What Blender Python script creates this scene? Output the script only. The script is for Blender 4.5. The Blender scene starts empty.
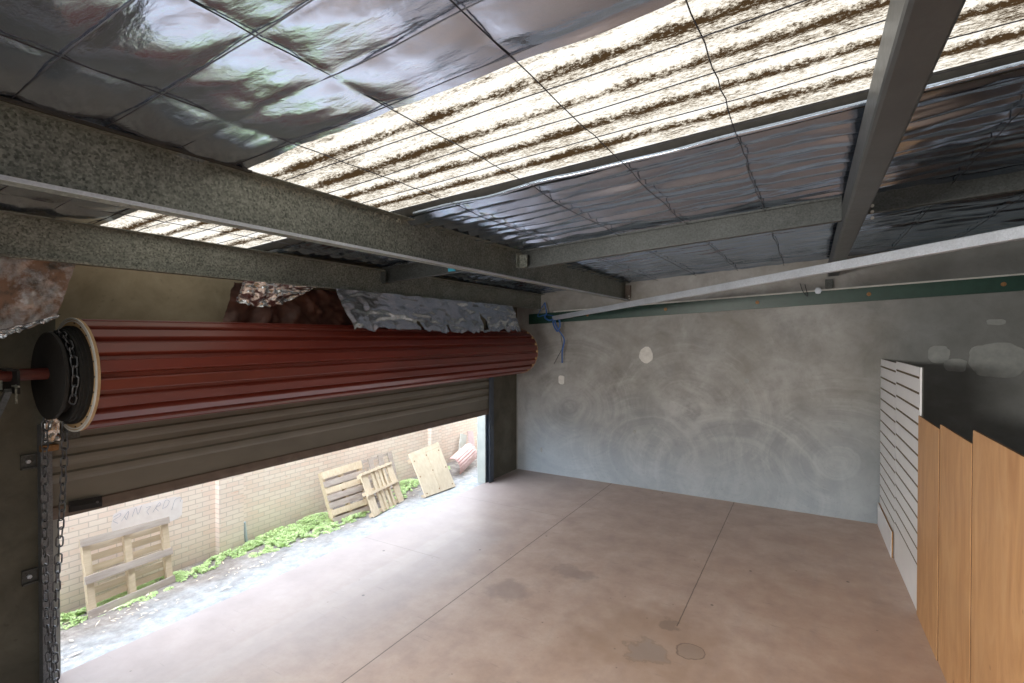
import bpy, bmesh, math, random
from mathutils import Vector, Matrix, noise
random.seed(7)
C = bpy.context.scene.collection
PI = math.pi

# ------------------------------------------------------------------ materials
class N:
    """tiny node helper"""
    def __init__(s, name):
        m = bpy.data.materials.new(name); m.use_nodes = True
        s.m = m; s.t = m.node_tree; s.t.nodes.clear()
        s.out = s.t.nodes.new('ShaderNodeOutputMaterial')
        s.co = None
    def n(s, kind, **kw):
        nd = s.t.nodes.new('ShaderNode' + kind)
        for k, v in kw.items():
            if k.startswith('i_'):
                key = k[2:].replace('_', ' ')
                s.set(nd.inputs[key], v)
            else: setattr(nd, k, v)
        return nd
    def set(s, sock, v):
        if hasattr(v, 'is_linked') or hasattr(v, 'links'): s.t.links.new(v, sock)
        else:
            if isinstance(v, (tuple, list)) and len(v) == 3 and sock.type == 'RGBA': v = (*v, 1)
            sock.default_value = v
    def coord(s):
        if not s.co: s.co = s.t.nodes.new('ShaderNodeTexCoord').outputs['Object']
        return s.co
    def mapping(s, scale=(1, 1, 1), rot=(0, 0, 0), loc=(0, 0, 0), vec=None):
        nd = s.n('Mapping'); s.set(nd.inputs['Vector'], vec or s.coord())
        nd.inputs['Scale'].default_value = scale; nd.inputs['Rotation'].default_value = rot; nd.inputs['Location'].default_value = loc
        return nd.outputs[0]
    def noise(s, scale, detail=4, rough=.55, vec=None, dist=0):
        nd = s.n('TexNoise'); s.set(nd.inputs['Vector'], vec or s.coord())
        nd.inputs['Scale'].default_value = scale; nd.inputs['Detail'].default_value = detail
        nd.inputs['Roughness'].default_value = rough; nd.inputs['Distortion'].default_value = dist
        return nd.outputs['Fac']
    def ramp(s, fac, stops):
        nd = s.n('ValToRGB'); s.set(nd.inputs[0], fac)
        els = nd.color_ramp.elements
        while len(els) < len(stops): els.new(.5)
        for e, (p, c) in zip(els, stops):
            e.position = p
            e.color = (c, c, c, 1) if isinstance(c, (int, float)) else (*c, 1)
        return nd.outputs[0]
    def math(s, op, a, b=0.0, c=None):
        nd = s.n('Math', operation=op); s.set(nd.inputs[0], a); s.set(nd.inputs[1], b)
        if c is not None: s.set(nd.inputs[2], c)
        return nd.outputs[0]
    def mix(s, fac, a, b, blend='MIX'):
        nd = s.n('Mix', data_type='RGBA', blend_type=blend)
        s.set(nd.inputs[0], fac); s.set(nd.inputs[6], a); s.set(nd.inputs[7], b)
        return nd.outputs[2]
    def xyz(s, vec=None):
        nd = s.n('SeparateXYZ'); s.set(nd.inputs[0], vec or s.coord()); return nd.outputs
    def comb(s, x, y, z):
        nd = s.n('CombineXYZ'); s.set(nd.inputs[0], x); s.set(nd.inputs[1], y); s.set(nd.inputs[2], z); return nd.outputs[0]
    def bump(s, h, strength=.3, dist=.01):
        nd = s.n('Bump'); s.set(nd.inputs['Height'], h); nd.inputs['Strength'].default_value = strength; nd.inputs['Distance'].default_value = dist
        return nd.outputs[0]
    def pbr(s, col, rough=.6, metal=0., normal=None, spec=None, emis=None, estr=None):
        p = s.n('BsdfPrincipled')
        s.set(p.inputs['Base Color'], col); s.set(p.inputs['Roughness'], rough); s.set(p.inputs['Metallic'], metal)
        if normal is not None: s.set(p.inputs['Normal'], normal)
        if spec is not None: p.inputs['Specular IOR Level'].default_value = spec
        if emis is not None: s.set(p.inputs['Emission Color'], emis); s.set(p.inputs['Emission Strength'], estr)
        s.t.links.new(p.outputs[0], s.out.inputs[0]); return s.m

def simple(name, a, b, scale=8, rough=.6, metal=0., bump=.1, stretch=(1, 1, 1), detail=5, bd=.005):
    k = N(name); v = k.mapping(scale=stretch); f = k.noise(scale, detail, vec=v)
    return k.pbr(k.ramp(f, [(.3, a), (.7, b)]), rough, metal, k.bump(f, bump, bd))

def m_floor():
    k = N('floor_concrete'); o = k.xyz(); x, y = o[0], o[1]
    big = k.noise(.55, 5, .6); mid = k.noise(2.3, 6, .65); fine = k.noise(28, 5, .6)
    c = k.ramp(mid, [(.3, (.38, .27, .215)), (.5, (.47, .345, .28)), (.7, (.55, .43, .36))])
    # browner tint towards the right-hand side and the front
    d = k.math('ADD', k.math('MULTIPLY', x, .16), k.math('MULTIPLY', y, -.05))
    d = k.math('ADD', d, k.math('MULTIPLY', big, 1.2))
    dm = k.ramp(d, [(.1, 0.), (.75, 1.)])
    c = k.mix(k.math('MULTIPLY', dm, .7), c, k.mix(mid, (.33, .18, .105), (.48, .295, .19)))
    c = k.mix(k.math('MULTIPLY', k.ramp(fine, [(.55, 0.), (.75, 1.)]), .18), c, (.2, .16, .14))
    th = k.n('MapRange', i_Value=k.math('ADD', x, k.math('MULTIPLY', k.math('SUBTRACT', big, .5), 1.2)), i_From_Min=-3.3, i_From_Max=-5.5).outputs[0]  # floor colour greyed down near the sill to offset strong door light
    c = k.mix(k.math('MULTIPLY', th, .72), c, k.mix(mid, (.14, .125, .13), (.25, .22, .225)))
    # streaks brushed along the slab
    st = k.noise(3.2, 6, .6, vec=k.mapping(scale=(2.2, .5, 1), rot=(0, 0, .5)))
    c = k.mix(k.math('MULTIPLY', k.ramp(st, [(.5, 0.), (.8, 1.)]), .25), c, (.27, .22, .22))
    def blob(cx, cy, r, amp=.5, sc=3.5, rx=1.):
        dx = k.math('MULTIPLY', k.math('SUBTRACT', x, cx), rx); dy = k.math('SUBTRACT', y, cy)
        dd = k.math('SQRT', k.math('ADD', k.math('MULTIPLY', dx, dx), k.math('MULTIPLY', dy, dy)))
        return k.math('ADD', k.math('DIVIDE', dd, r), k.math('MULTIPLY', k.math('SUBTRACT', k.noise(sc, 4), .5), amp * 2))
    # brown water stain with a grey worn middle and a dark rim
    b1 = blob(-1.35, 5.0, .85, .6); c = k.mix(k.math('MULTIPLY', k.ramp(b1, [(.6, 1.), (1.1, 0.)]), .38), c, (.27, .165, .10))
    b2 = blob(-1.32, 4.78, .21, 1.0, 6); c = k.mix(k.math('MULTIPLY', k.ramp(b2, [(.7, 1.), (.95, 0.)]), .55), c, (.25, .21, .19))
    c = k.mix(k.math('MULTIPLY', k.ramp(b2, [(.74, 0.), (.9, 1.), (1.05, 0.)]), .35), c, (.14, .10, .07))
    b6 = blob(-1.25, 5.35, .12, 1.1, 9); c = k.mix(k.math('MULTIPLY', k.ramp(b6, [(.7, 1.), (1.1, 0.)]), .5), c, (.16, .12, .10))
    sc1 = k.noise(5, 3, .4, vec=k.mapping(scale=(.5, 5, 1), rot=(0, 0, .9)))
    c = k.mix(k.math('MULTIPLY', k.ramp(sc1, [(.70, 0.), (.73, 1.), (.76, 0.)]), .4), c, (.20, .16, .15))
    vo2 = k.n('TexVoronoi'); k.set(vo2.inputs['Vector'], k.mapping(loc=(3.3, 1.7, 0))); vo2.inputs['Scale'].default_value = 3.7
    c = k.mix(k.ramp(vo2.outputs['Distance'], [(.025, .6), (.05, 0.)]), c, (.09, .07, .06))
    b3 = blob(-.97, 4.98, .14, .45, 5); c = k.mix(k.math('MULTIPLY', k.ramp(b3, [(.82, 0.), (.92, 1.), (1., 0.)]), .75), c, (.09, .06, .045))
    c = k.mix(k.math('MULTIPLY', k.ramp(b3, [(.8, .35), (.9, 0.)]), 1.), c, (.2, .17, .15))
    b4 = blob(-3.05, 5.1, .30, .9, 5); c = k.mix(k.math('MULTIPLY', k.ramp(b4, [(.6, 1.), (1.1, 0.)]), .35), c, (.17, .14, .14))
    b5 = blob(-2.6, 5.9, .2, 1., 7, .6); c = k.mix(k.math('MULTIPLY', k.ramp(b5, [(.6, 1.), (1., 0.)]), .35), c, (.16, .13, .13))
    # scattered dark specks
    vo = k.n('TexVoronoi'); k.set(vo.inputs['Vector'], k.coord()); vo.inputs['Scale'].default_value = 2.1
    c = k.mix(k.ramp(vo.outputs['Distance'], [(.028, .8), (.045, 0.)]), c, (.05, .04, .035))
    # lighter rectangular patch by the door
    def band(v, a, b, w=.02):
        return k.math('MULTIPLY', k.n('MapRange', i_Value=v, i_From_Min=a - w, i_From_Max=a + w).outputs[0],
                      k.n('MapRange', i_Value=v, i_From_Min=b + w, i_From_Max=b - w).outputs[0])
    wx = k.math('ADD', x, k.math('MULTIPLY', k.math('SUBTRACT', mid, .5), .06))
    p = k.math('MULTIPLY', band(wx, -4.78, -4.50), band(y, 2.2, 6.25))
    c = k.mix(k.math('MULTIPLY', p, .16), c, (.45, .40, .38))
    p = k.math('MULTIPLY', band(wx, -4.50, -3.9, .1), band(y, 3.0, 6.6, .3))
    c = k.mix(k.math('MULTIPLY', p, .22), c, (.25, .22, .23))
    # saw-cut joints
    def line(v, a, w=.006):
        return k.math('LESS_THAN', k.math('ABSOLUTE', k.math('SUBTRACT', v, a)), w)
    wob = k.math('ADD', x, k.math('MULTIPLY', k.math('SUBTRACT', k.noise(6, 3), .5), .015))
    J = k.math('MAXIMUM', line(x, -3.475, .007), k.math('MULTIPLY', line(wob, -1.175, .006), k.math('GREATER_THAN', y, 5.35)))
    J = k.math('MAXIMUM', J, k.math('MULTIPLY', k.math('MAXIMUM', k.math('MULTIPLY', line(y, 7.655), k.math('LESS_THAN', x, -3.475)), k.math('MULTIPLY', line(y, 5.375), k.math('LESS_THAN', x, -4.3))), .5))
    c = k.mix(k.math('MULTIPLY', J, .72), c, (.05, .038, .03))
    h = k.math('SUBTRACT', k.math('MULTIPLY', fine, .3), J)
    r = k.n('MapRange', i_Value=mid, i_To_Min=.36, i_To_Max=.62).outputs[0]
    return k.pbr(c, r, 0, k.bump(h, .2, .006), .42)

def m_wall():
    """steel-trowelled precast concrete with big sweeping trowel arcs"""
    k = N('trowelled_concrete'); o = k.xyz(); x, z = o[0], o[2]
    big = k.noise(.8, 5, .6); mid = k.noise(1.9, 7, .68, dist=.3); fine = k.noise(22, 6, .65)
    c = k.ramp(mid, [(.3, (.25, .25, .24)), (.5, (.38, .38, .37)), (.72, (.52, .525, .52))])
    c = k.mix(k.ramp(big, [(.35, .55), (.7, 0.)]), c, (.15, .135, .10))
    arcs = None
    for i, (cx, cz, s, amp) in enumerate([(-2.7, .7, 3.4, .2), (-4.4, 1.5, 4.2, .16), (-1.2, .3, 3.0, .2), (.4, .9, 3.6, .16), (-3.7, -.4, 3.0, .16), (-2.0, 1.6, 3.8, .14)]):
        dx = k.math('SUBTRACT', x, cx); dz = k.math('SUBTRACT', z, cz)
        d = k.math('SQRT', k.math('ADD', k.math('MULTIPLY', dx, dx), k.math('MULTIPLY', k.math('MULTIPLY', dz, dz), 1.3)))
        d = k.math('ADD', d, k.math('MULTIPLY', k.math('SUBTRACT', k.noise(1.3, 3, .6, vec=k.mapping(loc=(i, 0, i * 2.2))), .5), .22))
        fade = k.ramp(d, [(.15, 0.), (.4, 1.), (.9, .9), (1.0, 0.)]) if False else k.n('MapRange', i_Value=d, i_From_Min=2.3, i_From_Max=1.3).outputs[0]
        v = k.comb(d, k.math('MULTIPLY', k.n('Math', operation='ARCTAN2', i_Value=dx).outputs[0], .0), float(i))
        w = k.noise(s, 5, .7, vec=v)
        brk = k.noise(1.7, 3, vec=k.mapping(loc=(i * 3.1, 0, i)))
        w = k.math('MULTIPLY', k.math('MULTIPLY', k.math('SUBTRACT', w, .5), fade), k.ramp(brk, [(.42, 0.), (.52, 1.)]))
        w = k.math('MULTIPLY', w, amp * 11)
        arcs = w if arcs is None else k.math('ADD', arcs, w)
    c = k.mix(k.math('MULTIPLY', k.n('MapRange', i_Value=arcs, i_From_Min=0., i_From_Max=.35).outputs[0], .55), c, (.5, .5, .49))
    c = k.mix(k.math('MULTIPLY', k.n('MapRange', i_Value=arcs, i_From_Min=0., i_From_Max=-.35).outputs[0], .5), c, (.12, .12, .115))
    # blue sky light painted into the lower wall; darker tone on the right
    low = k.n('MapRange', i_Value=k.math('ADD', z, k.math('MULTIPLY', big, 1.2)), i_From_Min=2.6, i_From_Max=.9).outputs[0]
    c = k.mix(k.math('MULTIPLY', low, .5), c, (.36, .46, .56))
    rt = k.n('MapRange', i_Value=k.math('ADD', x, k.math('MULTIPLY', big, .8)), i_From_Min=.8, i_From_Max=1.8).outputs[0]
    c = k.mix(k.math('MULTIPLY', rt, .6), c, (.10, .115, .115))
    c = k.mix(k.math('MULTIPLY', k.ramp(fine, [(.58, 0.), (.75, 1.)]), .3), c, (.13, .12, .11))
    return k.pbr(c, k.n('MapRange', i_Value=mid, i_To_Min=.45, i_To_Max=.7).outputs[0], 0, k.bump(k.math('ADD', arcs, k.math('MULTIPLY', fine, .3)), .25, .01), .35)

def m_concrete(name, a, b, c3, scale=2.5):
    k = N(name); n1 = k.noise(scale, 7, .65, dist=.4); n2 = k.noise(16, 6, .65); n3 = k.noise(1.1, 3)
    c = k.ramp(n1, [(.3, a), (.7, b)]); c = k.mix(k.math('MULTIPLY', k.ramp(n3, [(.45, 0.), (.7, 1.)]), .5), c, c3)
    c = k.mix(k.math('MULTIPLY', k.ramp(n2, [(.6, 0.), (.72, 1.)]), .4), c, tuple(q * .5 for q in a))
    return k.pbr(c, .75, 0, k.bump(n2, .25, .008), .3)

def m_galv(name, a, b, sc=42, rough=.42, metal=.55):
    k = N(name)
    vo = k.n('TexVoronoi'); k.set(vo.inputs['Vector'], k.coord()); vo.inputs['Scale'].default_value = sc * 1.9
    sp = k.n('SeparateColor'); k.set(sp.inputs[0], vo.outputs['Color'])
    n1 = k.noise(3, 5, .6); n2 = k.noise(60, 4, .6)
    f = k.math('ADD', k.math('MULTIPLY', sp.outputs[0], .32), k.math('MULTIPLY', n2, .68))
    c = k.ramp(f, [(.25, a), (.8, b)])
    c = k.mix(k.math('MULTIPLY', k.ramp(n1, [(.4, 0.), (.75, 1.)]), .4), c, tuple(q * .55 for q in a))
    return k.pbr(c, k.n('MapRange', i_Value=f, i_To_Min=rough - .08, i_To_Max=rough + .14).outputs[0], metal, k.bump(n2, .06, .002))

def m_foil(name, tint=(.80, .81, .86), rough=.17, brown=0., bump=.35, sc=9):
    k = N(name)
    a = k.noise(sc, 6, .6, dist=.5, vec=k.mapping(scale=(.35, 1, 1))); b = k.noise(45, 4, .6, vec=k.mapping(scale=(.4, 1, 1)))
    n3 = k.noise(1.3, 4)
    c = k.mix(k.ramp(n3, [(.4, 0.), (.75, .4)]), tint, tuple(q * .72 for q in tint))
    m = .97; r = k.n('MapRange', i_Value=b, i_To_Min=rough - .05, i_To_Max=rough + .1).outputs[0]
    if brown:
        bf = k.math('MULTIPLY', k.ramp(k.noise(2.6, 7, .75), [(.38, 0.), (.54, 1.)]), brown)
        c = k.mix(bf, c, k.ramp(k.noise(7, 6, .7), [(.35, (.05, .04, .03)), (.5, (.20, .105, .06))])); m = k.math('SUBTRACT', .97, k.math('MULTIPLY', bf, .8))
        r = k.math('ADD', r, k.math('MULTIPLY', bf, .3))
    h = k.math('ADD', a, k.math('MULTIPLY', b, .18))
    return k.pbr(c, r, m, k.bump(h, bump, .02))

def m_skylight():
    k = N('dirty_fibreglass'); o = k.xyz(); x, y = o[0], o[1]
    sv = k.mapping(scale=(.55, 1.5, 1))
    n1 = k.noise(8, 8, .75, vec=sv, dist=.3); n2 = k.noise(60, 5, .85, vec=sv); n3 = k.noise(1.4, 4, .6)
    # phase across the corrugations (same pitch and phase as the mesh): 0 rib crest, .5 pan
    ph = k.math('FRACT', k.math('DIVIDE', k.math('SUBTRACT', y, 1.80), .33))
    pan = k.ramp(ph, [(0., .1), (.36, .12), (.44, 1.), (.56, .55), (.93, .42), (.97, .1)])
    f = k.math('ADD', k.math('MULTIPLY', n1, .45), k.math('ADD', k.math('MULTIPLY', n2, .8), k.math('MULTIPLY', n3, .35)))
    line = k.ramp(ph, [(.36, 0.), (.42, 1.), (.49, .9), (.58, 0.)])
    thr = k.math('SUBTRACT', k.math('SUBTRACT', .885, k.math('MULTIPLY', pan, .15)), k.math('MULTIPLY', line, .07))
    dirt = k.n('MapRange', i_Value=k.math('SUBTRACT', f, thr), i_From_Min=-.02, i_From_Max=.09).outputs[0]
    soft = k.n('MapRange', i_Value=k.math('SUBTRACT', f, thr), i_From_Min=-.13, i_From_Max=.02).outputs[0]
    c = k.mix(k.math('MULTIPLY', soft, .75), (1., .985, .94), (.74, .60, .40))
    c = k.mix(k.math('MULTIPLY', dirt, .99), c, (.035, .017, .005))
    e = k.n('Emission'); k.set(e.inputs[0], c); e.inputs[1].default_value = 1.0  # own glow stands in for daylight coming through the sheet
    dim = k.mix(.96, c, (0, 0, 0))
    t = k.n('BsdfTranslucent'); k.set(t.inputs[0], dim); d = k.n('BsdfDiffuse'); k.set(d.inputs[0], dim)
    a1 = k.n('MixShader'); a1.inputs[0].default_value = .4; k.t.links.new(t.outputs[0], a1.inputs[1]); k.t.links.new(d.outputs[0], a1.inputs[2])
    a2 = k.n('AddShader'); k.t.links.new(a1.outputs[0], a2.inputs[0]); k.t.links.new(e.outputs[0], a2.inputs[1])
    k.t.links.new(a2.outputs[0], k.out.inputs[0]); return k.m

def m_brick():
    k = N('cream_brick'); o = k.xyz()
    v = k.comb(o[1], o[2], 0.0)
    b = k.n('TexBrick'); k.set(b.inputs['Vector'], v)
    b.inputs['Color1'].default_value = (.86, .66, .55, 1); b.inputs['Color2'].default_value = (.92, .78, .68, 1); b.inputs['Mortar'].default_value = (.66, .54, .46, 1)
    b.inputs['Scale'].default_value = 1.; b.inputs['Mortar Size'].default_value = .006; b.inputs['Brick Width'].default_value = .185; b.inputs['Row Height'].default_value = .068
    b.inputs['Mortar Smooth'].default_value = .2; b.inputs['Bias'].default_value = .2
    # a few orange bricks
    vo = k.noise(2.6, 2, .5, vec=k.mapping(scale=(1, 5, 14)))
    c = k.mix(k.math('MULTIPLY', k.ramp(vo, [(.66, 0.), (.72, 1.)]), k.math('MULTIPLY', k.math('SUBTRACT', 1., b.outputs['Fac']), .5)), b.outputs['Color'], (.70, .36, .22))
    n1 = k.noise(1.6, 6, .7); c = k.mix(k.math('MULTIPLY', k.ramp(n1, [(.45, 0.), (.75, 1.)]), .35), c, (.80, .76, .70))
    lowz = k.n('MapRange', i_Value=o[2], i_From_Min=.35, i_From_Max=-.1).outputs[0]
    c = k.mix(k.math('MULTIPLY', lowz, .35), c, (.42, .34, .27))
    return k.pbr(c, .85, 0, k.bump(b.outputs['Fac'], -.5, .006), .2)

def m_ground():
    k = N('gravel_ground'); o = k.xyz(); x = o[0]
    n1 = k.noise(2.2, 6, .65); n2 = k.noise(30, 6, .7); n3 = k.noise(7, 5, .7)
    pale = k.ramp(n3, [(.3, (.20, .215, .225)), (.55, (.33, .34, .35)), (.8, (.46, .465, .47))])
    dirt = k.ramp(n3, [(.3, (.13, .105, .09)), (.55, (.25, .215, .19)), (.8, (.42, .38, .34))])
    f = k.n('MapRange', i_Value=k.math('ADD', x, k.math('MULTIPLY', k.math('SUBTRACT', n1, .5), 1.5)), i_From_Min=-6.0, i_From_Max=-6.75).outputs[0]
    c = k.mix(f, pale, dirt)
    c = k.mix(k.math('MULTIPLY', k.ramp(n2, [(.5, 0.), (.75, 1.)]), .35), c, (.16, .16, .17))
    return k.pbr(c, .9, 0, k.bump(n2, .5, .02), .2)

def m_wood(name, a, b, knots=False, axis=1, sc=5, rough=.7, dark=None):
    k = N(name); s = [7, 7, 7]; s[axis] = .6
    v = k.mapping(scale=tuple(s)); n1 = k.noise(sc, 6, .6, vec=v, dist=.5); n2 = k.noise(2., 5, .6)
    c = k.ramp(n1, [(.25, a), (.75, b)])
    c = k.mix(k.math('MULTIPLY', k.ramp(n2, [(.4, 0.), (.7, 1.)]), .35), c, dark or tuple(q * .7 for q in a))
    return k.pbr(c, rough, 0, k.bump(n1, .2, .004), .3)

def m_ply():
    k = N('plywood_face'); v = k.mapping(scale=(1, 1.3, .28)); n1 = k.noise(4.5, 7, .62, vec=v, dist=1.2); n2 = k.noise(1.5, 5, .6); n3 = k.noise(40, 3, .6, vec=k.mapping(scale=(1, 1, .08)))
    c = k.ramp(n1, [(.25, (.40, .185, .07)), (.55, (.56, .295, .125)), (.8, (.64, .38, .185))])
    c = k.mix(k.math('MULTIPLY', k.ramp(n2, [(.45, 0.), (.7, 1.)]), .45), c, (.44, .24, .11))
    c = k.mix(k.math('MULTIPLY', k.ramp(n3, [(.5, 0.), (.8, 1.)]), .18), c, (.36, .2, .1))
    vo = k.n('TexVoronoi'); k.set(vo.inputs['Vector'], k.coord()); vo.inputs['Scale'].default_value = 1.7
    c = k.mix(k.ramp(vo.outputs['Distance'], [(.03, .75), (.05, 0.)]), c, (.16, .07, .03))
    return k.pbr(c, .5, 0, k.bump(n3, .06, .002), .35)

def m_drum():
    k = N('red_oxide_paint'); n1 = k.noise(3, 6, .65, vec=k.mapping(scale=(1, .25, 1))); n2 = k.noise(50, 4, .6)
    c = k.ramp(n1, [(.3, (.105, .016, .010)), (.7, (.165, .026, .015))])
    c = k.mix(k.math('MULTIPLY', k.ramp(n2, [(.68, 0.), (.8, 1.)]), .3), c, (.4, .3, .25))
    return k.pbr(c, .38, 0, k.bump(n2, .04, .002), .5)

M = dict(
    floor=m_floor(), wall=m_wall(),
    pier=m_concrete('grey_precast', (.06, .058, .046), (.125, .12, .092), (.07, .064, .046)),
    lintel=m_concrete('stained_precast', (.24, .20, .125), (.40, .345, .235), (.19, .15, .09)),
    galv=m_galv('galvanised_purlin', (.07, .08, .07), (.42, .44, .385), 40),
    galv_dark=m_galv('dull_galvanised', (.045, .05, .048), (.12, .13, .127), 40, .5, .5),
    beam_dark=m_galv('dark_grey_steel', (.085, .092, .095), (.12, .13, .135), 14, .42, .6),  # even dark grey base colour of the third beam
    galv_bright=m_galv('bright_galvanised', (.50, .55, .62), (.70, .76, .84), 60, .45, .4),
    foil=m_foil('silver_foil', (.70, .79, .95), .12, bump=.38, sc=6), foil_far=m_foil('rippled_silver_foil', (.44, .53, .67), .15, bump=.25, sc=7),
    foil_rag=m_foil('torn_foil', (.72, .75, .78), .22, 0., .22, 7), foil_brown=m_foil('aged_brown_foil', (.55, .56, .58), .26, .95, .25, 14), flap=simple('brown_paper_backing', (.05, .022, .016), (.11, .045, .032), 6, .55, .2, .2),
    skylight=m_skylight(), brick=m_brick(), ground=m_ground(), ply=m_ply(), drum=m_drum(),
    curtain=simple('grey_brown_curtain', (.125, .118, .092), (.165, .155, .122), 5, .5, 0, .05, (1, .3, 1)),
    rail=simple('brown_rail', (.10, .075, .058), (.15, .115, .09), 8, .45),
    black=simple('greasy_black', (.003, .003, .003), (.009, .009, .008), 20, .85, .0, .2),
    chain=simple('chain_steel', (.05, .053, .056), (.16, .17, .185), 30, .38, .85, .1),
    rimwood=m_wood('ply_rim', (.36, .22, .10), (.52, .35, .18), axis=0, sc=3),
    green=simple('dark_green_steel', (.006, .034, .024), (.012, .052, .036), 9, .4, .0, .03),
    cream=simple('offwhite_edge', (.55, .55, .50), (.70, .70, .66), 9, .5),
    rust=simple('rusty_bolt', (.20, .09, .03), (.36, .20, .08), 60, .7, .3),
    white=simple('white_melamine', (.86, .87, .90), (.92, .93, .95), 4, .35, 0, .01),
    groove=simple('groove_board', (.07, .045, .018), (.12, .08, .035), 30, .8),
    chip=simple('chipboard_edge', (.16, .075, .03), (.42, .24, .10), 90, .9, 0, .5),
    plyedge=m_wood('ply_edge', (.10, .05, .022), (.18, .095, .045), axis=1),
    plaster=simple('white_filler', (.66, .65, .60), (.82, .81, .76), 14, .8, 0, .4),
    plaster_dull=simple('grey_filler', (.25, .27, .26), (.35, .36, .345), 9, .8, 0, .3),
    blue=simple('blue_cable_sheath', (.02, .09, .32), (.04, .14, .42), 9, .4),
    redbar=simple('red_shaft_paint', (.07, .012, .008), (.11, .02, .013), 12, .5),
    jamb=simple('pale_jamb_paint', (.30, .33, .31), (.38, .40, .37), 6, .6),
    guide_blue=simple('slate_blue_guide', (.035, .05, .075), (.07, .09, .12), 9, .45, .2),
    wire=simple('dark_wire', (.02, .022, .03), (.05, .05, .06), 20, .5, .6),
    wood_grey=m_wood('weathered_pallet', (.34, .27, .23), (.52, .44, .38), axis=1),
    wood_pale=m_wood('pale_pallet', (.58, .44, .28), (.78, .65, .48), axis=2),
    wood_mid=m_wood('tan_pallet', (.50, .38, .25), (.68, .54, .38), axis=1),
    board=m_wood('pale_board', (.72, .57, .38), (.88, .76, .58), axis=2, sc=3),
    knot=simple('knot', (.30, .17, .08), (.42, .25, .12), 30, .8),
    lilac=simple('lilac_overpaint', (.80, .72, .71), (.88, .81, .80), 12, .85),
    ink=simple('grey_spray_paint', (.30, .30, .38), (.42, .42, .50), 12, .8),
    leaf=simple('weed_green', (.30, .48, .12), (.60, .74, .34), 14, .6),
    litter=simple('dry_litter', (.45, .34, .22), (.72, .64, .54), 25, .9),
    iron=simple('faded_red_iron', (.46, .25, .22), (.60, .38, .34), 9, .6, .1),
    pipe=simple('blue_grey_pipe', (.30, .36, .44), (.42, .48, .56), 12, .6),
    roof=simple('roof_steel', (.18, .18, .17), (.26, .26, .25), 6, .6, .3),
    web=simple('cobweb_fluff', (.30, .27, .20), (.45, .42, .34), 30, .95),
    bluetag=simple('cyan_tag', (.02, .28, .42), (.04, .36, .5), 12, .6),
    pink=simple('pink_board', (.52, .36, .36), (.64, .48, .48), 9, .7),
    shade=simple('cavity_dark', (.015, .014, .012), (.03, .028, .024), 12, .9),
)

# ------------------------------------------------------------------ object helpers
def link(name, bm, mat, parent=None, smooth=False, loc=None):
    me = bpy.data.meshes.new(name)
    bmesh.ops.recalc_face_normals(bm, faces=bm.faces)
    bm.to_mesh(me); bm.free()
    if smooth:
        for p in me.polygons: p.use_smooth = True
    o = bpy.data.objects.new(name, me); C.objects.link(o)
    for m in (mat if isinstance(mat, (list, tuple)) else [mat]): me.materials.append(m)
    if parent: o.parent = parent; o.location = -Vector(parent.location) if loc is None else loc
    return o
def tag(o, label=None, cat=None, group=None, kind=None):
    if label: o['label'] = label
    if cat: o['category'] = cat
    if group: o['group'] = group
    if kind: o['kind'] = kind
    return o
def empty(name, loc, label, cat, group=None):
    o = bpy.data.objects.new(name, None); C.objects.link(o); o.location = loc; o.empty_display_size = .1
    return tag(o, label, cat, group)
def struct(name, bm, mat, label, cat='structure', smooth=False):
    return tag(link(name, bm, mat, None, smooth), label, cat, None, 'structure')
def box(bm, x0, x1, y0, y1, z0, z1, mi=0):
    v = [bm.verts.new((x, y, z)) for x in (x0, x1) for y in (y0, y1) for z in (z0, z1)]
    for a, b, c, d in ((0, 1, 3, 2), (4, 6, 7, 5), (0, 4, 5, 1), (2, 3, 7, 6), (0, 2, 6, 4), (1, 5, 7, 3)):
        f = bm.faces.new((v[a], v[b], v[c], v[d])); f.material_index = mi
    return v
def bar(bm, p0, p1, w, h, up=(0, 0, 1), mi=0):
    """box bar from p0 to p1, w across, h along up"""
    p0 = Vector(p0); p1 = Vector(p1); d = (p1 - p0).normalized(); u = Vector(up); s = d.cross(u).normalized(); u = s.cross(d).normalized()
    q = []
    for p in (p0, p1):
        for a, b in ((-1, -1), (1, -1), (1, 1), (-1, 1)): q.append(bm.verts.new(p + s * a * w / 2 + u * b * h / 2))
    for a, b, c, e in ((0, 3, 2, 1), (4, 5, 6, 7), (0, 1, 5, 4), (1, 2, 6, 5), (2, 3, 7, 6), (3, 0, 4, 7)):
        bm.faces.new((q[a], q[b], q[c], q[e])).material_index = mi
def sweep(bm, prof, p0, p1, U, V, mi=0):
    """closed 2-D profile (u, v) swept from p0 to p1"""
    p0, p1, U, V = map(Vector, (p0, p1, U, V))
    A = [bm.verts.new(p0 + U * a + V * b) for a, b in prof]; B = [bm.verts.new(p1 + U * a + V * b) for a, b in prof]
    n = len(prof)
    for i in range(n): bm.faces.new((A[i], A[(i + 1) % n], B[(i + 1) % n], B[i])).material_index = mi
    bm.faces.new(A[::-1]); bm.faces.new(B)
def cyl(bm, p0, p1, r, seg=12, r1=None, cap=True, mi=0):
    p0 = Vector(p0); p1 = Vector(p1); d = (p1 - p0).normalized(); u = d.orthogonal().normalized(); s = d.cross(u); r1 = r if r1 is None else r1
    A = [bm.verts.new(p0 + (u * math.cos(2 * PI * i / seg) + s * math.sin(2 * PI * i / seg)) * r) for i in range(seg)]
    B = [bm.verts.new(p1 + (u * math.cos(2 * PI * i / seg) + s * math.sin(2 * PI * i / seg)) * r1) for i in range(seg)]
    for i in range(seg): bm.faces.new((A[i], A[(i + 1) % seg], B[(i + 1) % seg], B[i])).material_index = mi
    if cap:
        bm.faces.new(A[::-1]).material_index = mi; bm.faces.new(B).material_index = mi
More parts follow.
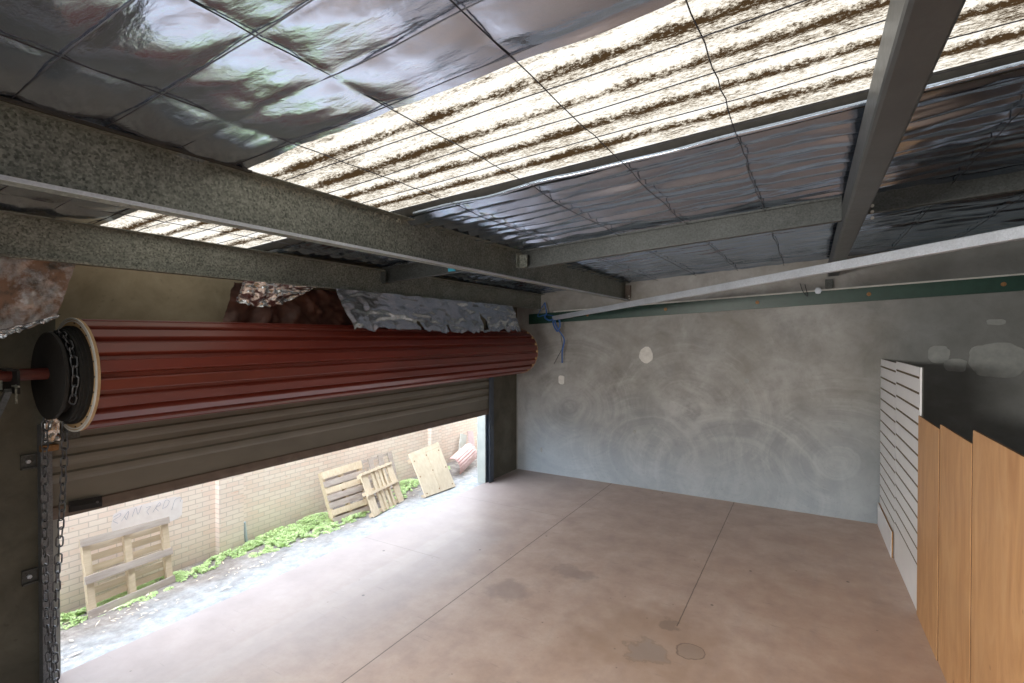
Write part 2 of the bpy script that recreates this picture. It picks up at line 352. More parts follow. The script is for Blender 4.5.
def tube(bm, pts, r, seg=6, mi=0):
    pts = [Vector(p) for p in pts]; rings = []
    for i, p in enumerate(pts):
        d = (pts[min(i + 1, len(pts) - 1)] - pts[max(i - 1, 0)]).normalized()
        ref = Vector((0, 0, 1)) if abs(d.z) < .9 else Vector((1, 0, 0))
        u = d.cross(ref).normalized(); s = d.cross(u)
        rings.append([bm.verts.new(p + (u * math.cos(2 * PI * k / seg) + s * math.sin(2 * PI * k / seg)) * r) for k in range(seg)])
    for a, b in zip(rings, rings[1:]):
        for k in range(seg): bm.faces.new((a[k], a[(k + 1) % seg], b[(k + 1) % seg], b[k])).material_index = mi
    bm.faces.new(rings[0][::-1]); bm.faces.new(rings[-1])
def grid(bm, fn, nu, nv, mi=0, skip=None):
    V = [[bm.verts.new(fn(i / nu, j / nv)) for j in range(nv + 1)] for i in range(nu + 1)]
    for i in range(nu):
        for j in range(nv):
            if skip and skip((i + .5) / nu, (j + .5) / nv): continue
            bm.faces.new((V[i][j], V[i + 1][j], V[i + 1][j + 1], V[i][j + 1])).material_index = mi
    return V
def spline(pts, n=10):
    P = [Vector(p) for p in pts]; P = [P[0] * 2 - P[1]] + P + [P[-1] * 2 - P[-2]]; out = []
    for i in range(1, len(P) - 2):
        for k in range(n):
            t = k / n; a, b, c, d = P[i - 1:i + 3]
            out.append(.5 * ((2 * b) + (c - a) * t + (2 * a - 5 * b + 4 * c - d) * t * t + (3 * b - a - 3 * c + d) * t ** 3))
    out.append(P[-2]); return out
def nz(x, y=0, z=0): return noise.noise(Vector((x, y, z)))

# ------------------------------------------------------------------ dimensions
XD, YB, XR, YN = -5.70, 9.90, 3.50, -3.20          # door wall, back wall, right wall, near wall
def zr(x): return 4.07 + .065 * (x + 3.1)          # underside of the roof blanket
def zp(x): return 3.695 + .065 * (x + 3.1)         # underside of the purlins
YL0, YL1 = 1.80, 8.62                              # door opening
SKY0, SKY1 = 1.93, 3.50                            # skylight strip over the room

# ------------------------------------------------------------------ setting
bm = bmesh.new(); box(bm, XD - .02, XR, YN, YB, -.25, 0)
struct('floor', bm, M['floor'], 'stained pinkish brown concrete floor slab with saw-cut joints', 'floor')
bm = bmesh.new(); box(bm, XD - .25, XR + .1, YB, YB + .2, -.25, 4.75)
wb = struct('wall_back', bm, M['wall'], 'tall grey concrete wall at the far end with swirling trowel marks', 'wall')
bm = bmesh.new()
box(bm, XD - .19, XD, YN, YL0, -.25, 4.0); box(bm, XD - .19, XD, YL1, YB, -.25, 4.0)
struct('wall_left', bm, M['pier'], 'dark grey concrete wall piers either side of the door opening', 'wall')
bm = bmesh.new(); box(bm, XD - .19, XD, YL0, YL1, 2.55, 4.0)
tag(link('lintel_panel', bm, M['lintel']), None)
bpy.data.objects['lintel_panel'].name = 'trim_1'
tag(bpy.data.objects['trim_1'], 'olive stained concrete panel above the rolled door', 'wall', None, 'structure')
bm = bmesh.new(); box(bm, XR, XR + .2, YN, YB, -.25, 4.75)
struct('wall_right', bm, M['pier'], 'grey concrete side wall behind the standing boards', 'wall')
bm = bmesh.new(); box(bm, XD - .2, XR + .2, YN - .2, YN, -.25, 4.75)
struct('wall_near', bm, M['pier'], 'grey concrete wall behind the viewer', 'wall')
# pale painted reveals of the opening
bm = bmesh.new(); box(bm, XD - .20, XD - .004, YL1 - .012, YL1, -.02, 2.55)
struct('trim_2', bm, M['jamb'], 'pale painted jamb reveal on the far side of the opening', 'jamb')
bm = bmesh.new(); box(bm, XD - .20, XD + .004, 1.765, YL0 + .012, -.02, 2.55)
struct('trim_3', bm, M['jamb'], 'pale painted jamb reveal on the near side of the opening', 'jamb')
# sealant bead in the corner
bm = bmesh.new(); cyl(bm, (XD + .02, YB - .02, 0), (XD + .02, YB - .02, 3.3), .016, 8)
struct('trim_4', bm, M['plaster_dull'], 'thin vertical sealant bead in the far corner', 'trim')

bm = bmesh.new(); box(bm, XD - .19, XD, YB + .2, 17, -.4, 4.1); box(bm, XD - .19, XD, -10, YN - .2, -.4, 4.1)  # unseen walls added to keep open sky off the brick
struct('wall_lane_block', bm, M['lintel'], 'unseen concrete walls added along the laneway to shade the brick', 'wall')
# roof sheeting above the blankets, leaving the skylight strips open
def roof_profile(y):   # trapezoid ribs, pitch .33, phase shared with the skylight material
    p = ((y - 1.80) / .33) % 1.0
    if p < .06: return p / .06
    if p < .36: return 1.
    if p < .44: return 1 - (p - .36) / .08
    return 0.
def ribbed(bm, x0, x1, y0, y1, dz, h):
    ys = []; k = math.floor((y0 - 1.80) / .33)
    while 1.80 + k * .33 < y1 + .4:
        for p in (0, .06, .36, .44):
            y = 1.80 + (k + p) * .33
            if y0 < y < y1: ys.append(y)
        k += 1
    ys = [y0] + ys + [y1]; xs = [x0 + (x1 - x0) * i / 12 for i in range(13)]
    V = [[bm.verts.new((x, y, zr(x) + dz + h * roof_profile(y + 1e-5))) for y in ys] for x in xs]
    for i in range(12):
        for j in range(len(ys) - 1): bm.faces.new((V[i][j], V[i + 1][j], V[i + 1][j + 1], V[i][j + 1]))
NS0, NS1 = -2.6, -1.0
bm = bmesh.new()
for a, b in ((YN - .2, NS0 - .03), (NS1 + .03, SKY0 - .03), (SKY1 + .03, YB + .2)): ribbed(bm, XD - .35, XR + .2, a, b, .12, .03)
struct('ceiling', bm, M['roof'], 'ribbed steel roof sheeting above the foil blankets', 'roof')
bm = bmesh.new(); ribbed(bm, XD - .35, XR + .2, SKY0 - .13, SKY1 + .13, .085, .035)
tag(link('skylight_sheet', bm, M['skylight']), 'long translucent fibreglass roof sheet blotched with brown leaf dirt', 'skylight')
bm = bmesh.new(); ribbed(bm, XD - .35, XR + .2, NS0 - .13, NS1 + .13, .085, .035)  # unseen glowing sheet added to brighten the room
tag(link('skylight_sheet', bm, M['skylight']), 'second dirty roof sheet, unseen behind the viewer, added to light the room', 'skylight')

# ------------------------------------------------------------------ foil blankets (sagging between the safety wires)
WX = [-1.12 + .72 * k for k in range(-6, 7)]
def near_foil(bm, x0, x1, y0, y1, nx, ny):
    def f(u, v):
        x = x0 + (x1 - x0) * u; y = y0 + (y1 - y0) * v
        a = abs(math.sin(PI * (x + 1.12) / .72)) ** .55; b = abs(math.sin(PI * (y - .84) / .345)) ** .55
        s = .010 + .020 * (.5 + nz(x * 1.3, y * 1.9, 2)) 
        z = zr(x) + .003 - s * a * b + .007 * nz(x * 3, y * 7, 1) + .0035 * nz(x * 8, y * 22, 5) + .018 * nz(x * .9, y * 2.2, 4)
        if v > .985: z += (v - .985) / .015 * .0
        return (x, y, z)
    grid(bm, f, nx, ny)
bm = bmesh.new(); near_foil(bm, XD + .01, XR - .01, NS1, SKY0, 300, 130)
# turned-up hem along the skylight
def hem(bm, x0, x1, y, dy, up, n=120, mi=0):
    grid(bm, lambda u, v: (x0 + (x1 - x0) * u, y + dy * v + .010 * nz(u * 14, v, 3), zr(x0 + (x1 - x0) * u) + .012 + .018 * nz((x0 + (x1 - x0) * u) * .9, y * 2.2, 4) + up * v * v + .006 * nz(u * 60, v * 2)), n, 4, mi)
hem(bm, XD + .01, XR - .01, SKY0, -.0, .09)
tag(link('foil_blanket', bm, M['foil'], None, True), 'shiny silver foil ceiling blanket pillowed between wires, nearest the viewer', 'foil insulation')
def far_foil(bm, x0, x1, y0, y1, nx, ny):
    def f(u, v):
        x = x0 + (x1 - x0) * u; y = y0 + (y1 - y0) * v
        w = y + .05 * nz(x * .8, y * .7, 8)
        r = abs(math.sin(PI * w / .205)); r = .9 * r + .1 * (math.sin(2 * PI * w / .077 + 3 * nz(x, y)) * .5 + .5)
        z = zr(x) + .012 - .042 * r * (.5 + 1.2 * abs(nz(x * 1.1, y * 2., 3)))
        z += .010 * nz(x * 2.5, y * 6, 7) + .004 * nz(x * 9, y * 14, 2) + .02 * nz(x * .7, y * 1.2, 9)
        d = min(abs(x - w2) for w2 in WX)
        z += .010 * math.exp(-(d / .035) ** 2)
        return (x, y, z)
    grid(bm, f, nx, ny)
bm = bmesh.new(); far_foil(bm, XD + .01, XR - .01, SKY1, YB - .01, 240, 520)
hem(bm, XD + .01, XR - .01, SKY1, -.03, .09, 120, 1)  # hem painted near black to stand in for the shaded gap
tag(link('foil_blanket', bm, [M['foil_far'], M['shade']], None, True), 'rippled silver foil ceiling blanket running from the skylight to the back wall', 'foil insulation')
bm = bmesh.new(); far_foil(bm, XD + .01, XR - .01, YN + .01, NS0, 160, 30)
tag(link('foil_blanket', bm, M['foil'], None, True), 'silver foil ceiling blanket behind the viewer', 'foil insulation')
# rolled dark hem with a bright lip on the far edge of the skylight
bm = bmesh.new()
tube(bm, [(x, SKY1 - .035 + .015 * nz(x * 1.5, 3), zr(x) + .016 + .014 * nz(x * 2, 7)) for x in [(-3.05 + .06 * i) for i in range(108)]], .016, 8)
tag(link('foil_edge_roll', bm, M['foil_far'], None, True), 'thin rolled foil lip hanging along the far edge of the skylight', 'foil trim')

# safety mesh: wires under the foil and across the skylight
mesh_root = empty('safety_mesh', (-1.1, 3.4, zr(-1.1)), 'thin dark wire safety mesh stretched below the foil and skylight', 'wire mesh')
for x in WX:
    if not XD < x < XR: continue
    bm = bmesh.new()
    tube(bm, [(x + .022 * nz(x, y * 1.7, 1) + .012 * nz(x, y * 6), y, zr(x) - .002 - .034 * max(0, min(1, (y - 3.4) / .4)) + .004 * nz(x, y * 2, 5)) for y in [YN + .02 + (YB - YN - .04) * i / 110 for i in range(111)]], .0034, 5)
    link('long_wire', bm, M['wire'], mesh_root)
y = .84 - .345 * 11
while y < 3.6:
    if y > YN:
        bm = bmesh.new()
        tube(bm, [(x, y + .022 * nz(x * 1.4, y * 3, 2), zr(x) - .003 + .004 * nz(x * 2, y, 5)) for x in [XD + .02 + (XR - XD - .04) * i / 80 for i in range(81)]], .0034, 5)
        link('cross_wire', bm, M['wire'], mesh_root)
    y += .345

# ------------------------------------------------------------------ purlins (lipped channels, open side towards the room)
def channel(bm, p0, p1, W, H, lip, t, U, V, top=True):
    """C section: web at u=0, flanges to u=W, lips turned back; v from 0 (bottom) to H"""
    prof = [(0, 0), (W, 0), (W, lip), (W - t, lip), (W - t, t), (t, t), (t, H - t), (W - t, H - t), (W - t, H - lip), (W, H - lip), (W, H), (0, H)]
    if not top: prof = [(0, 0), (W - t, 0), (W - t, t), (t, t), (t, H - t), (W, H - t), (W, H), (0, H)]
    sweep(bm, prof, p0, p1, U, V)
def purlin(xf, d, label, mat, H=.365, W=.10, lip=.030):
    """xf: face of the lips, d: +1 opens to +x"""
    r = empty('roof_purlin', (xf, 3.3, zp(xf)), label, 'steel beam', 'steel purlins under the roof')
    bm = bmesh.new(); channel(bm, (xf - d * W, YN, zp(xf)), (xf - d * W, YB, zp(xf)), W, H, lip, .006, (d, 0, 0), (0, 0, 1), False)
    link('channel_section', bm, mat, r)
    bm = bmesh.new(); box(bm, min(xf, xf - d * .006), max(xf, xf - d * .006), YN, YB, zp(xf), zp(xf) + lip * .7); link('lower_lip', bm, M['galv_bright'] if xf == -3.10 else mat, r)  # brighter steel on one lip stands in for reflected sky
    return r
p1 = purlin(-3.10, 1, 'deep speckled galvanised beam running full length, crossing beneath the skylight', M['galv'])
p2 = purlin(-5.00, 1, 'galvanised beam beside the concrete door wall, just above the rolled drum', M['galv'], H=.33)
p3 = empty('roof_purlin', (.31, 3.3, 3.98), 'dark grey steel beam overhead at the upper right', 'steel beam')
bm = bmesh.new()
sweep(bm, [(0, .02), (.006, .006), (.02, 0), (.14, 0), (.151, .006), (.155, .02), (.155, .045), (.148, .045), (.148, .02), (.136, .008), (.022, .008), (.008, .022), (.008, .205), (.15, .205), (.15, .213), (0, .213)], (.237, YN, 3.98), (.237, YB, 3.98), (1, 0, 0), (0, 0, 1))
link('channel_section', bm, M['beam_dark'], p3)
for o in (p1, p2): del o['group']
# bolts through purlin 3 seen beside the trimmer, end bolts of purlin 1
for (x, y, z) in ((-3.095, 9.78, 3.78), (-3.095, 9.80, 3.74)):
    bm = bmesh.new(); cyl(bm, (x, y, z), (x + .02, y, z), .013, 6); link('bolt', bm, M['cream'], p1)
bm = bmesh.new(); box(bm, -3.17, -3.08, 9.80, 9.895, 3.76, 4.0); link('end_cleat', bm, M['rail'], p1)
bm = bmesh.new(); box(bm, -3.115, -3.094, YN, 1.97, 4.046, 4.062); link('insulation_edge', bm, M['shade'], p1)  # dark brown edge of the roof insulation along the beam top
# grey cobweb fluff in the shade under the upper flange
bm = bmesh.new()
for i in range(90):
    y = 1.95 + random.random() * 1.4; z = 4.035 - random.random() * .05
    a = Vector((-3.097, y, z)); b = a + Vector((.01 * random.random(), random.uniform(-.05, .05), random.uniform(-.06, .01)))
    tube(bm, [a, (a + b) / 2 + Vector((.006, 0, -.006)), b], .0011, 3)
tag(link('cobweb', bm, M['web']), 'grey cobweb fluff under the top edge of the deep beam', 'cobweb', None, 'stuff')

# trimmers between the purlins
def trimmer(y, xa, xb, H, label, mat, z_off=0.02, W=.07):
    r = empty('roof_trimmer', (xa, y, zr(xa) - H), label, 'steel beam')
    bm = bmesh.new()
    channel(bm, (xa, y + W, zr(xa) - H - z_off), (xb, y + W, zr(xb) - H - z_off), W, H, .02, .006, (0, -1, 0), (0, 0, 1))
    link('channel_section', bm, mat, r); return r
t1 = trimmer(5.45, -3.10, .235, .225, 'galvanised cross beam bolted to the deep beam by a small cleat', M['galv_dark'], .02)
bm = bmesh.new(); box(bm, -3.098, -2.985, 5.425, 5.44, 3.83, 3.99); box(bm, -3.098, -2.99, 5.36, 5.425, 3.83, 3.84); box(bm, -3.098, -3.088, 5.36, 5.425, 3.84, 3.99)
link('cleat', bm, M['galv'], t1)
t2 = trimmer(5.60, .39, XR, .19, 'dark cross beam at the right with a column of three bolts', M['galv_dark'], .0)
for k in range(3):
    bm = bmesh.new(); cyl(bm, (.47, 5.595, 4.17 - .055 * k), (.47, 5.575, 4.17 - .055 * k), .014, 8); link('bolt', bm, M['cream'], t2)
t3 = trimmer(5.02, -4.995, -3.205, .21, 'short cross beam between the door-side beam and the deep beam', M['galv_dark'], .03)
bm = bmesh.new(); box(bm, -4.995, -4.90, 4.99, 5.0, 3.72, 3.86); link('cleat', bm, M['galv_dark'], t3)
bm = bmesh.new(); box(bm, -3.86, -3.76, 4.998, 5.018, 3.795, 3.83); link('paint_tag', bm, M['bluetag'], t3)

# diagonal brace: bright galvanised tube spanning wall to wall beneath the purlins
a = Vector((-4.70, 9.72, 3.375)); b = Vector((1.25, 4.75, 3.705)); e = a + (b - a) * ((XR - .05 - a.x) / (b.x - a.x))
bm = bmesh.new()
d = (e - a).normalized(); s = d.cross(Vector((0, 0, 1))).normalized()
bar(bm, a, e, .075, .085)
o = link('diagonal_brace', bm, M['galv_bright']); tag(o, 'long bright galvanised bar running diagonally below the ceiling beams', 'steel bar')
bv = o.modifiers.new('b', 'BEVEL'); bv.width = .008; bv.segments = 2

# green bearer bolted along the back wall
r = empty('wall_bearer', (-1.4, YB, 3.3), 'dark green steel channel with off-white top edge bolted along the back wall', 'steel channel')
def zc(x): return 3.255 + .0485 * (x + 5.34) 
bm = bmesh.new()
sweep(bm, [(0, 0), (.07, 0), (.07, .22), (0, .22)], (-5.36, YB, zc(-5.36)), (XR, YB, zc(XR)), (0, -1, 0), (0, 0, 1))
link('channel_face', bm, M['green'], r)
bm = bmesh.new(); sweep(bm, [(-.004, .22), (.082, .22), (.082, .243), (-.004, .243)], (-4.75, YB - .005, zc(-4.75)), (XR, YB - .005, zc(XR)), (0, -1, 0), (0, 0, 1))
link('top_edge', bm, M['cream'], r)
for x in (-3.98, -2.39, -.81, .79, 2.37):
    bm = bmesh.new(); cyl(bm, (x, YB - .07, zc(x) + .11), (x, YB - .085, zc(x) + .11), .03, 16); cyl(bm, (x, YB - .085, zc(x) + .11), (x, YB - .105, zc(x) + .11), .018, 6)
    link('bolt', bm, M['rust'], r)
# hook / conduit end at the back wall under the third purlin
r = empty('wall_bracket', (.05, 9.8, 3.9), 'small bright bolted bracket on the back wall below the dark overhead beam', 'bracket')
bm = bmesh.new(); box(bm, .20, .31, 9.82, 9.895, 3.76, 3.93); link('plate', bm, M['galv_dark'], r)
bm = bmesh.new(); cyl(bm, (.10, 9.82, 3.70), (.10, 9.82, 3.80), .035, 10); cyl(bm, (.10, 9.78, 3.745), (.10, 9.85, 3.745), .05, 8); link('bolt', bm, M['galv_bright'], r)
bm = bmesh.new(); tube(bm, spline([(-.16, 9.8, 3.88), (-.12, 9.8, 3.75), (-.05, 9.79, 3.66), (-.09, 9.8, 3.86)]), .006); link('tie_wire', bm, M['wire'], r)

# ------------------------------------------------------------------ blue cable hanging in the corner
def bw(px_x, z, y=9.80): return (px_x, y, z)
r = empty('hanging_cable', (-4.62, 9.75, 3.4), 'blue electrical cable hanging in a loop from the green wall channel', 'cable')
bm = bmesh.new()
tube(bm, spline([(-4.93, 9.76, 3.72), (-4.88, 9.74, 3.50), (-4.90, 9.70, 3.40), (-4.78, 9.68, 3.33), (-4.66, 9.67, 3.36), (-4.63, 9.66, 3.26), (-4.57, 9.66, 3.14), (-4.44, 9.68, 2.93), (-4.50, 9.72, 2.68), (-4.52, 9.76, 2.43)]), .016, 8)
link('sheath', bm, M['blue'], r, True)
bm = bmesh.new()
tube(bm, spline([(-4.62, 9.66, 3.40), (-4.68, 9.65, 3.28), (-4.58, 9.64, 3.10), (-4.52, 9.65, 3.22), (-4.56, 9.66, 3.40)]), .018, 8)
link('loop', bm, M['blue'], r, True)
bm = bmesh.new()
tube(bm, spline([(-4.52, 9.7, 3.02), (-4.50, 9.72, 2.76), (-4.62, 9.76, 2.56), (-4.74, 9.82, 2.40)]), .006, 6)
link('thin_wire', bm, M['wire'], r, True)
bm = bmesh.new()
tube(bm, spline([(-4.93, 9.76, 3.72), (-5.1, 9.76, 3.43), (-4.9, 9.74, 3.45), (-4.7, 9.72, 3.42), (-4.62, 9.66, 3.40)]), .010, 6)
link('tie', bm, M['blue'], r, True)

# ------------------------------------------------------------------ filler patches on the back wall
def blobpatch(cx, cz, rx, rz, seed, mat, sq=1.0, y=YB):
    bm = bmesh.new(); n = 40; A = []
    for i in range(n):
        t = 2 * PI * i / n; c, s = math.cos(t), math.sin(t)
        k = 1 + .16 * nz(c * 1.5 + seed, s * 1.5, seed) + .06 * nz(c * 5, s * 5, seed)
        if sq < 1: c = math.copysign(abs(c) ** sq, c); s = math.copysign(abs(s) ** sq, s)
        A.append((cx + rx * k * c, cz + rz * k * s))
    F = [bm.verts.new((a, y - .006, b)) for a, b in A]; B = [bm.verts.new((cx + (a - cx) * 1.04, y + .001, cz + (b - cz) * 1.04)) for a, b in A]
    bm.faces.new(F)
    for i in range(n): bm.faces.new((F[i], F[(i + 1) % n], B[(i + 1) % n], B[i]))
    return link('plaster_patch', bm, mat, wb)
blobpatch(-2.78, 2.62, .13, .15, 1, M['plaster'])
blobpatch(-4.60, 2.06, .07, .09, 3, M['plaster'], .6)
blobpatch(-3.0, 1.1, .03, .04, 9, M['plaster_dull'])
blobpatch(-5.08, .5, .03, .05, 4, M['plaster_dull'])
blobpatch(1.67, 2.72, .125, .12, 5, M['plaster_dull'], .65)
blobpatch(1.87, 2.56, .125, .09, 6, M['plaster_dull'], .6)
blobpatch(2.33, 2.65, .31, .24, 7, M['plaster_dull'], .75)
blobpatch(2.31, 3.20, .10, .04, 8, M['plaster_dull'], .6)
blobpatch(-.98, 2.2, .04, .04, 11, M['plaster_dull'])

# ------------------------------------------------------------------ roller door
DX, DZ, DR, DY0, DY1 = -5.19, 2.683, .452, 1.765, 9.05
door = empty('roller_door', (-5.66, 5.2, 0), 'red roller door coiled on its drum with a grey-brown curtain partly lowered', 'roller door')
bm = bmesh.new()
NR = 19; prof = []
for i in range(NR):
    a0 = 2 * PI * i / NR + .08; w = 2 * PI / NR
    for f_, rr in ((0., DR + .001), (.05, DR + .006), (.58, DR + .006), (.64, DR - .004), (.70, DR - .034), (.92, DR - .034), (.97, DR - .012)):
        prof.append((a0 + f_ * w, rr))
sweep(bm, [(math.cos(t) * r_, math.sin(t) * r_) for t, r_ in prof], (DX, DY0, DZ), (DX, DY1, DZ), (1, 0, 0), (0, 0, 1))
link('rolled_curtain', bm, M['drum'], door)
def ring(bm, y0, y1, r0, r1, n=64):
    prof = [(r0, y0), (r1, y0), (r1, y1), (r0, y1)]; R_ = []
    for i in range(n):
        t = 2 * PI * i / n
        R_.append([bm.verts.new((DX + math.cos(t) * r_, y_, DZ + math.sin(t) * r_)) for r_, y_ in prof])
    for i in range(n):
        for k in range(4): bm.faces.new((R_[i][k], R_[(i + 1) % n][k], R_[(i + 1) % n][(k + 1) % 4], R_[i][(k + 1) % 4]))
bm = bmesh.new(); ring(bm, DY0 - .022, DY0 - .002, .40, DR + .012); link('end_rim', bm, M['rimwood'], door)
bm = bmesh.new(); ring(bm, DY0 - .028, DY0 - .022, .435, .443); ring(bm, DY0 - .028, DY0 - .022, .452, DR + .013)
link('rim_band', bm, M['cream'], door)
for i in range(22):
    t = 2 * PI * i / 22; c = (DX + .424 * math.cos(t), DY0 - .022, DZ + .424 * math.sin(t))
    if math.cos(t) > -.1:
        bm = bmesh.new(); cyl(bm, c, (c[0], DY0 - .03, c[2]), .006, 6); link('rim_nail', bm, M['black'], door)
bm = bmesh.new(); ring(bm, DY1, DY1 + .012, .0001, DR + .008); link('far_end_plate', bm, M['rimwood'], door)
bm = bmesh.new(); ring(bm, DY0 - .05, DY0 - .0225, .02, .40); ring(bm, DY0 - .075, DY0 - .05, .02, .38); link('spring_drum', bm, M['black'], door)
# gear wheel with the chain running round it
bm = bmesh.new(); ring(bm, 1.585, 1.61, .02, .345); ring(bm, 1.61, 1.67, .02, .30); ring(bm, 1.67, 1.69, .02, .37)
link('chain_wheel', bm, M['black'], door)
bm = bmesh.new(); cyl(bm, (DX, .35, DZ + .02), (DX, 1.72, DZ + .02), .045, 16); link('shaft', bm, M['redbar'], door)
# bottom curtain: rib profile hanging just inside the wall
bm = bmesh.new()
CX = -5.665
ribs = [(CX, 2.66)]
z = 2.60
def rib(z):   # one rib seen from inside: bright sloping top edge, dark step under it
    return [(CX, z + .012), (CX + .022, z - .004), (CX + .022, z - .035), (CX + .016, z - .06), (CX + .001, z - .085)]
for zz in (2.52, 2.375, 2.23, 2.085, 1.94, 1.795): ribs += rib(zz)
ribs += [(CX, 1.50), (CX, 1.49)]
back = [(x - .004, z_) for x, z_ in ribs[::-1]]
sweep(bm, ribs + back, (0, YL0 - .10, 0), (0, YL1 + .10, 0), (1, 0, 0), (0, 0, 1))
link('lowered_curtain', bm, M['curtain'], door)
bm = bmesh.new(); sweep(bm, [(-.03, 1.405), (.02, 1.405), (.024, 1.44), (.018, 1.505), (.004, 1.515), (-.012, 1.515), (-.03, 1.45)], (CX, YL0 - .06, 0), (CX, YL1 + .06, 0), (1, 0, 0), (0, 0, 1))
link('bottom_rail', bm, M['rail'], door)
lk = None
bm = bmesh.new(); sweep(bm, [(0, -.045), (.012, -.05), (.022, 0), (.012, .05), (0, .045)], (CX + .022, 1.86, 1.49), (CX + .022, 2.10, 1.475), (1, 0, 0), (0, 0, 1))
lk = link('lift_handle', bm, M['black'], door)
bm = bmesh.new(); cyl(bm, (CX + .04, 2.06, 1.48), (CX + .055, 2.06, 1.48), .010, 8); link('handle_screw', bm, M['chain'], lk, loc=(0, 0, 0))
# guides
def guide(name, y0, y1, mat, label, zt):
    g = empty(name, (-5.66, y0, 0), label, 'door guide')
    bm = bmesh.new(); xo = -5.62
    prof = [(XD + .0, 0), (xo, 0), (xo, abs(y1 - y0)), (xo - .006, abs(y1 - y0)), (xo - .006, .006), (XD + .006, .006), (XD + .006, abs(y1 - y0)), (XD, abs(y1 - y0))]
    s_ = 1 if y1 > y0 else -1
    sweep(bm, prof, (0, y0, 0), (0, y0, zt), (1, 0, 0), (0, s_, 0))
    link('guide_channel', bm, mat, g); return g
g1 = guide('door_guide', 1.67, 1.745, m_galv('guide_galv', (.10, .11, .12), (.24, .26, .275), 70, .5, .5), 'galvanised door guide track on the left pier beside the chains', 2.24)
for zz in (1.94, .965):
    bm = bmesh.new(); box(bm, XD, XD + .035, 1.56, 1.66, zz - .065, zz - .05); box(bm, XD, XD + .012, 1.56, 1.66, zz - .05, zz + .05); box(bm, XD, XD + .035, 1.56, 1.66, zz + .05, zz + .06)
    lg = link('fixing_lug', bm, M['galv_dark'], g1)
    bm = bmesh.new(); cyl(bm, (XD + .012, 1.605, zz), (XD + .035, 1.605, zz), .016, 6); link('bolt', bm, M['galv_bright'], lg, loc=(0, 0, 0))
bm = bmesh.new(); box(bm, -5.619, -5.56, 1.66, 1.77, 2.02, 2.07); link('rust_clip', bm, M['rust'], g1)
bm = bmesh.new()
grid(bm, lambda u, v: (-5.57 + .03 * nz(u * 6, v * 6), 1.68 + .10 * u, 2.10 + .24 * v + .02 * nz(u * 5, v * 4, 2)), 8, 12)
link('foil_wrap', bm, M['foil_rag'], g1, True)
bm = bmesh.new(); box(bm, -5.61, -5.57, 1.78, 1.92, 2.10, 2.19); link('stop_block', bm, M['galv_dark'], g1)
guide('door_guide', 8.80, 8.63, M['guide_blue'], 'dark slate door guide track on the far pier', 2.35)

# drum bracket on the left pier
r = empty('drum_bracket', (XD, 1.35, 2.6), 'black steel wall bracket carrying the near end of the door shaft', 'bracket')
bm = bmesh.new(); box(bm, XD, -5.04, 1.37, 1.385, 2.57, 2.74); box(bm, -5.30, -5.06, 1.32, 1.385, 2.74, 2.755); link('arm', bm, M['black'], r)
bm = bmesh.new(); bar(bm, (-5.08, 1.33, 2.60), (XD + .02, 1.33, 2.10), .03, .04, (0, 1, 0)); link('diagonal_stay', bm, M['galv_dark'], r)
bm = bmesh.new(); box(bm, -5.19, -5.16, 1.30, 1.32, 2.60, 2.72); box(bm, -5.13, -5.0, 1.36, 1.372, 2.62, 2.633); box(bm, -5.06, -5.048, 1.36, 1.372, 2.50, 2.64); link('clamp', bm, M['galv'], r)

# hand chain: an endless loop round the wheel and two strands to the floor
chain = empty('hand_chain', (-5.35, 1.62, 0), 'dark steel hand chain hanging in two strands from the drum to the floor', 'chain')
def link_mesh(L=.052, W=.034, r=.0065):
    bm = bmesh.new(); path = []
    for i in range(16):
        t = 2 * PI * i / 16; path.append(Vector((W / 2 * math.cos(t), 0, (L / 2 - W / 2) * (1 if math.sin(t) > 0 else -1) + W / 2 * math.sin(t))))
    rings = []
    for i, p in enumerate(path):
        d_ = (path[(i + 1) % 16] - path[i - 1]).normalized(); u = Vector((0, 1, 0)); s_ = d_.cross(u)
        rings.append([bm.verts.new(p + (u * math.cos(2 * PI * k / 6) + s_ * math.sin(2 * PI * k / 6)) * r) for k in range(6)])
    for i in range(16):
        a_, b_ = rings[i], rings[(i + 1) % 16]
        for k in range(6): bm.faces.new((a_[k], a_[(k + 1) % 6], b_[(k + 1) % 6], b_[k]))
    me = bpy.data.meshes.new('chain_link'); bm.to_mesh(me); bm.free(); me.materials.append(M['chain'])
    for p in me.polygons: p.use_smooth = True
    return me
LM = link_mesh(.090, .046, .0062)
def run_chain(pts, step=.073):
    P = spline(pts, 24); acc = 0; k = 0; last = P[0]
    for a_, b_ in zip(P, P[1:]):
        seg = (b_ - a_).length
        while acc <= seg:
            p = a_ + (b_ - a_) * (acc / seg if seg else 0); d_ = (b_ - a_).normalized()
            o = bpy.data.objects.new('chain_link', LM); C.objects.link(o); o.parent = chain
            q = Vector((0, 0, 1)).rotation_difference(d_)
            o.rotation_mode = 'QUATERNION'; o.rotation_quaternion = q @ Matrix.Rotation(PI / 2 * (k % 2) + .9 + .25 * nz(k * .7), 3, 'Z').to_quaternion()
            o.location = p - chain.location; k += 1; acc += step
        acc -= seg
run_chain([(-5.34, 1.615, 2.34), (-5.35, 1.61, 1.6), (-5.36, 1.615, .9), (-5.37, 1.635, .45), (-5.37, 1.64, .05)])
run_chain([(-5.30, 1.735, 2.32), (-5.33, 1.715, 1.6), (-5.35, 1.69, 1.1), (-5.34, 1.66, .55), (-5.34, 1.67, .06)])
run_chain([(DX + .345 * math.cos(t), 1.645, DZ + .345 * math.sin(t)) for t in [PI / 2 + .3 - i * .32 for i in range(9)]], .075)

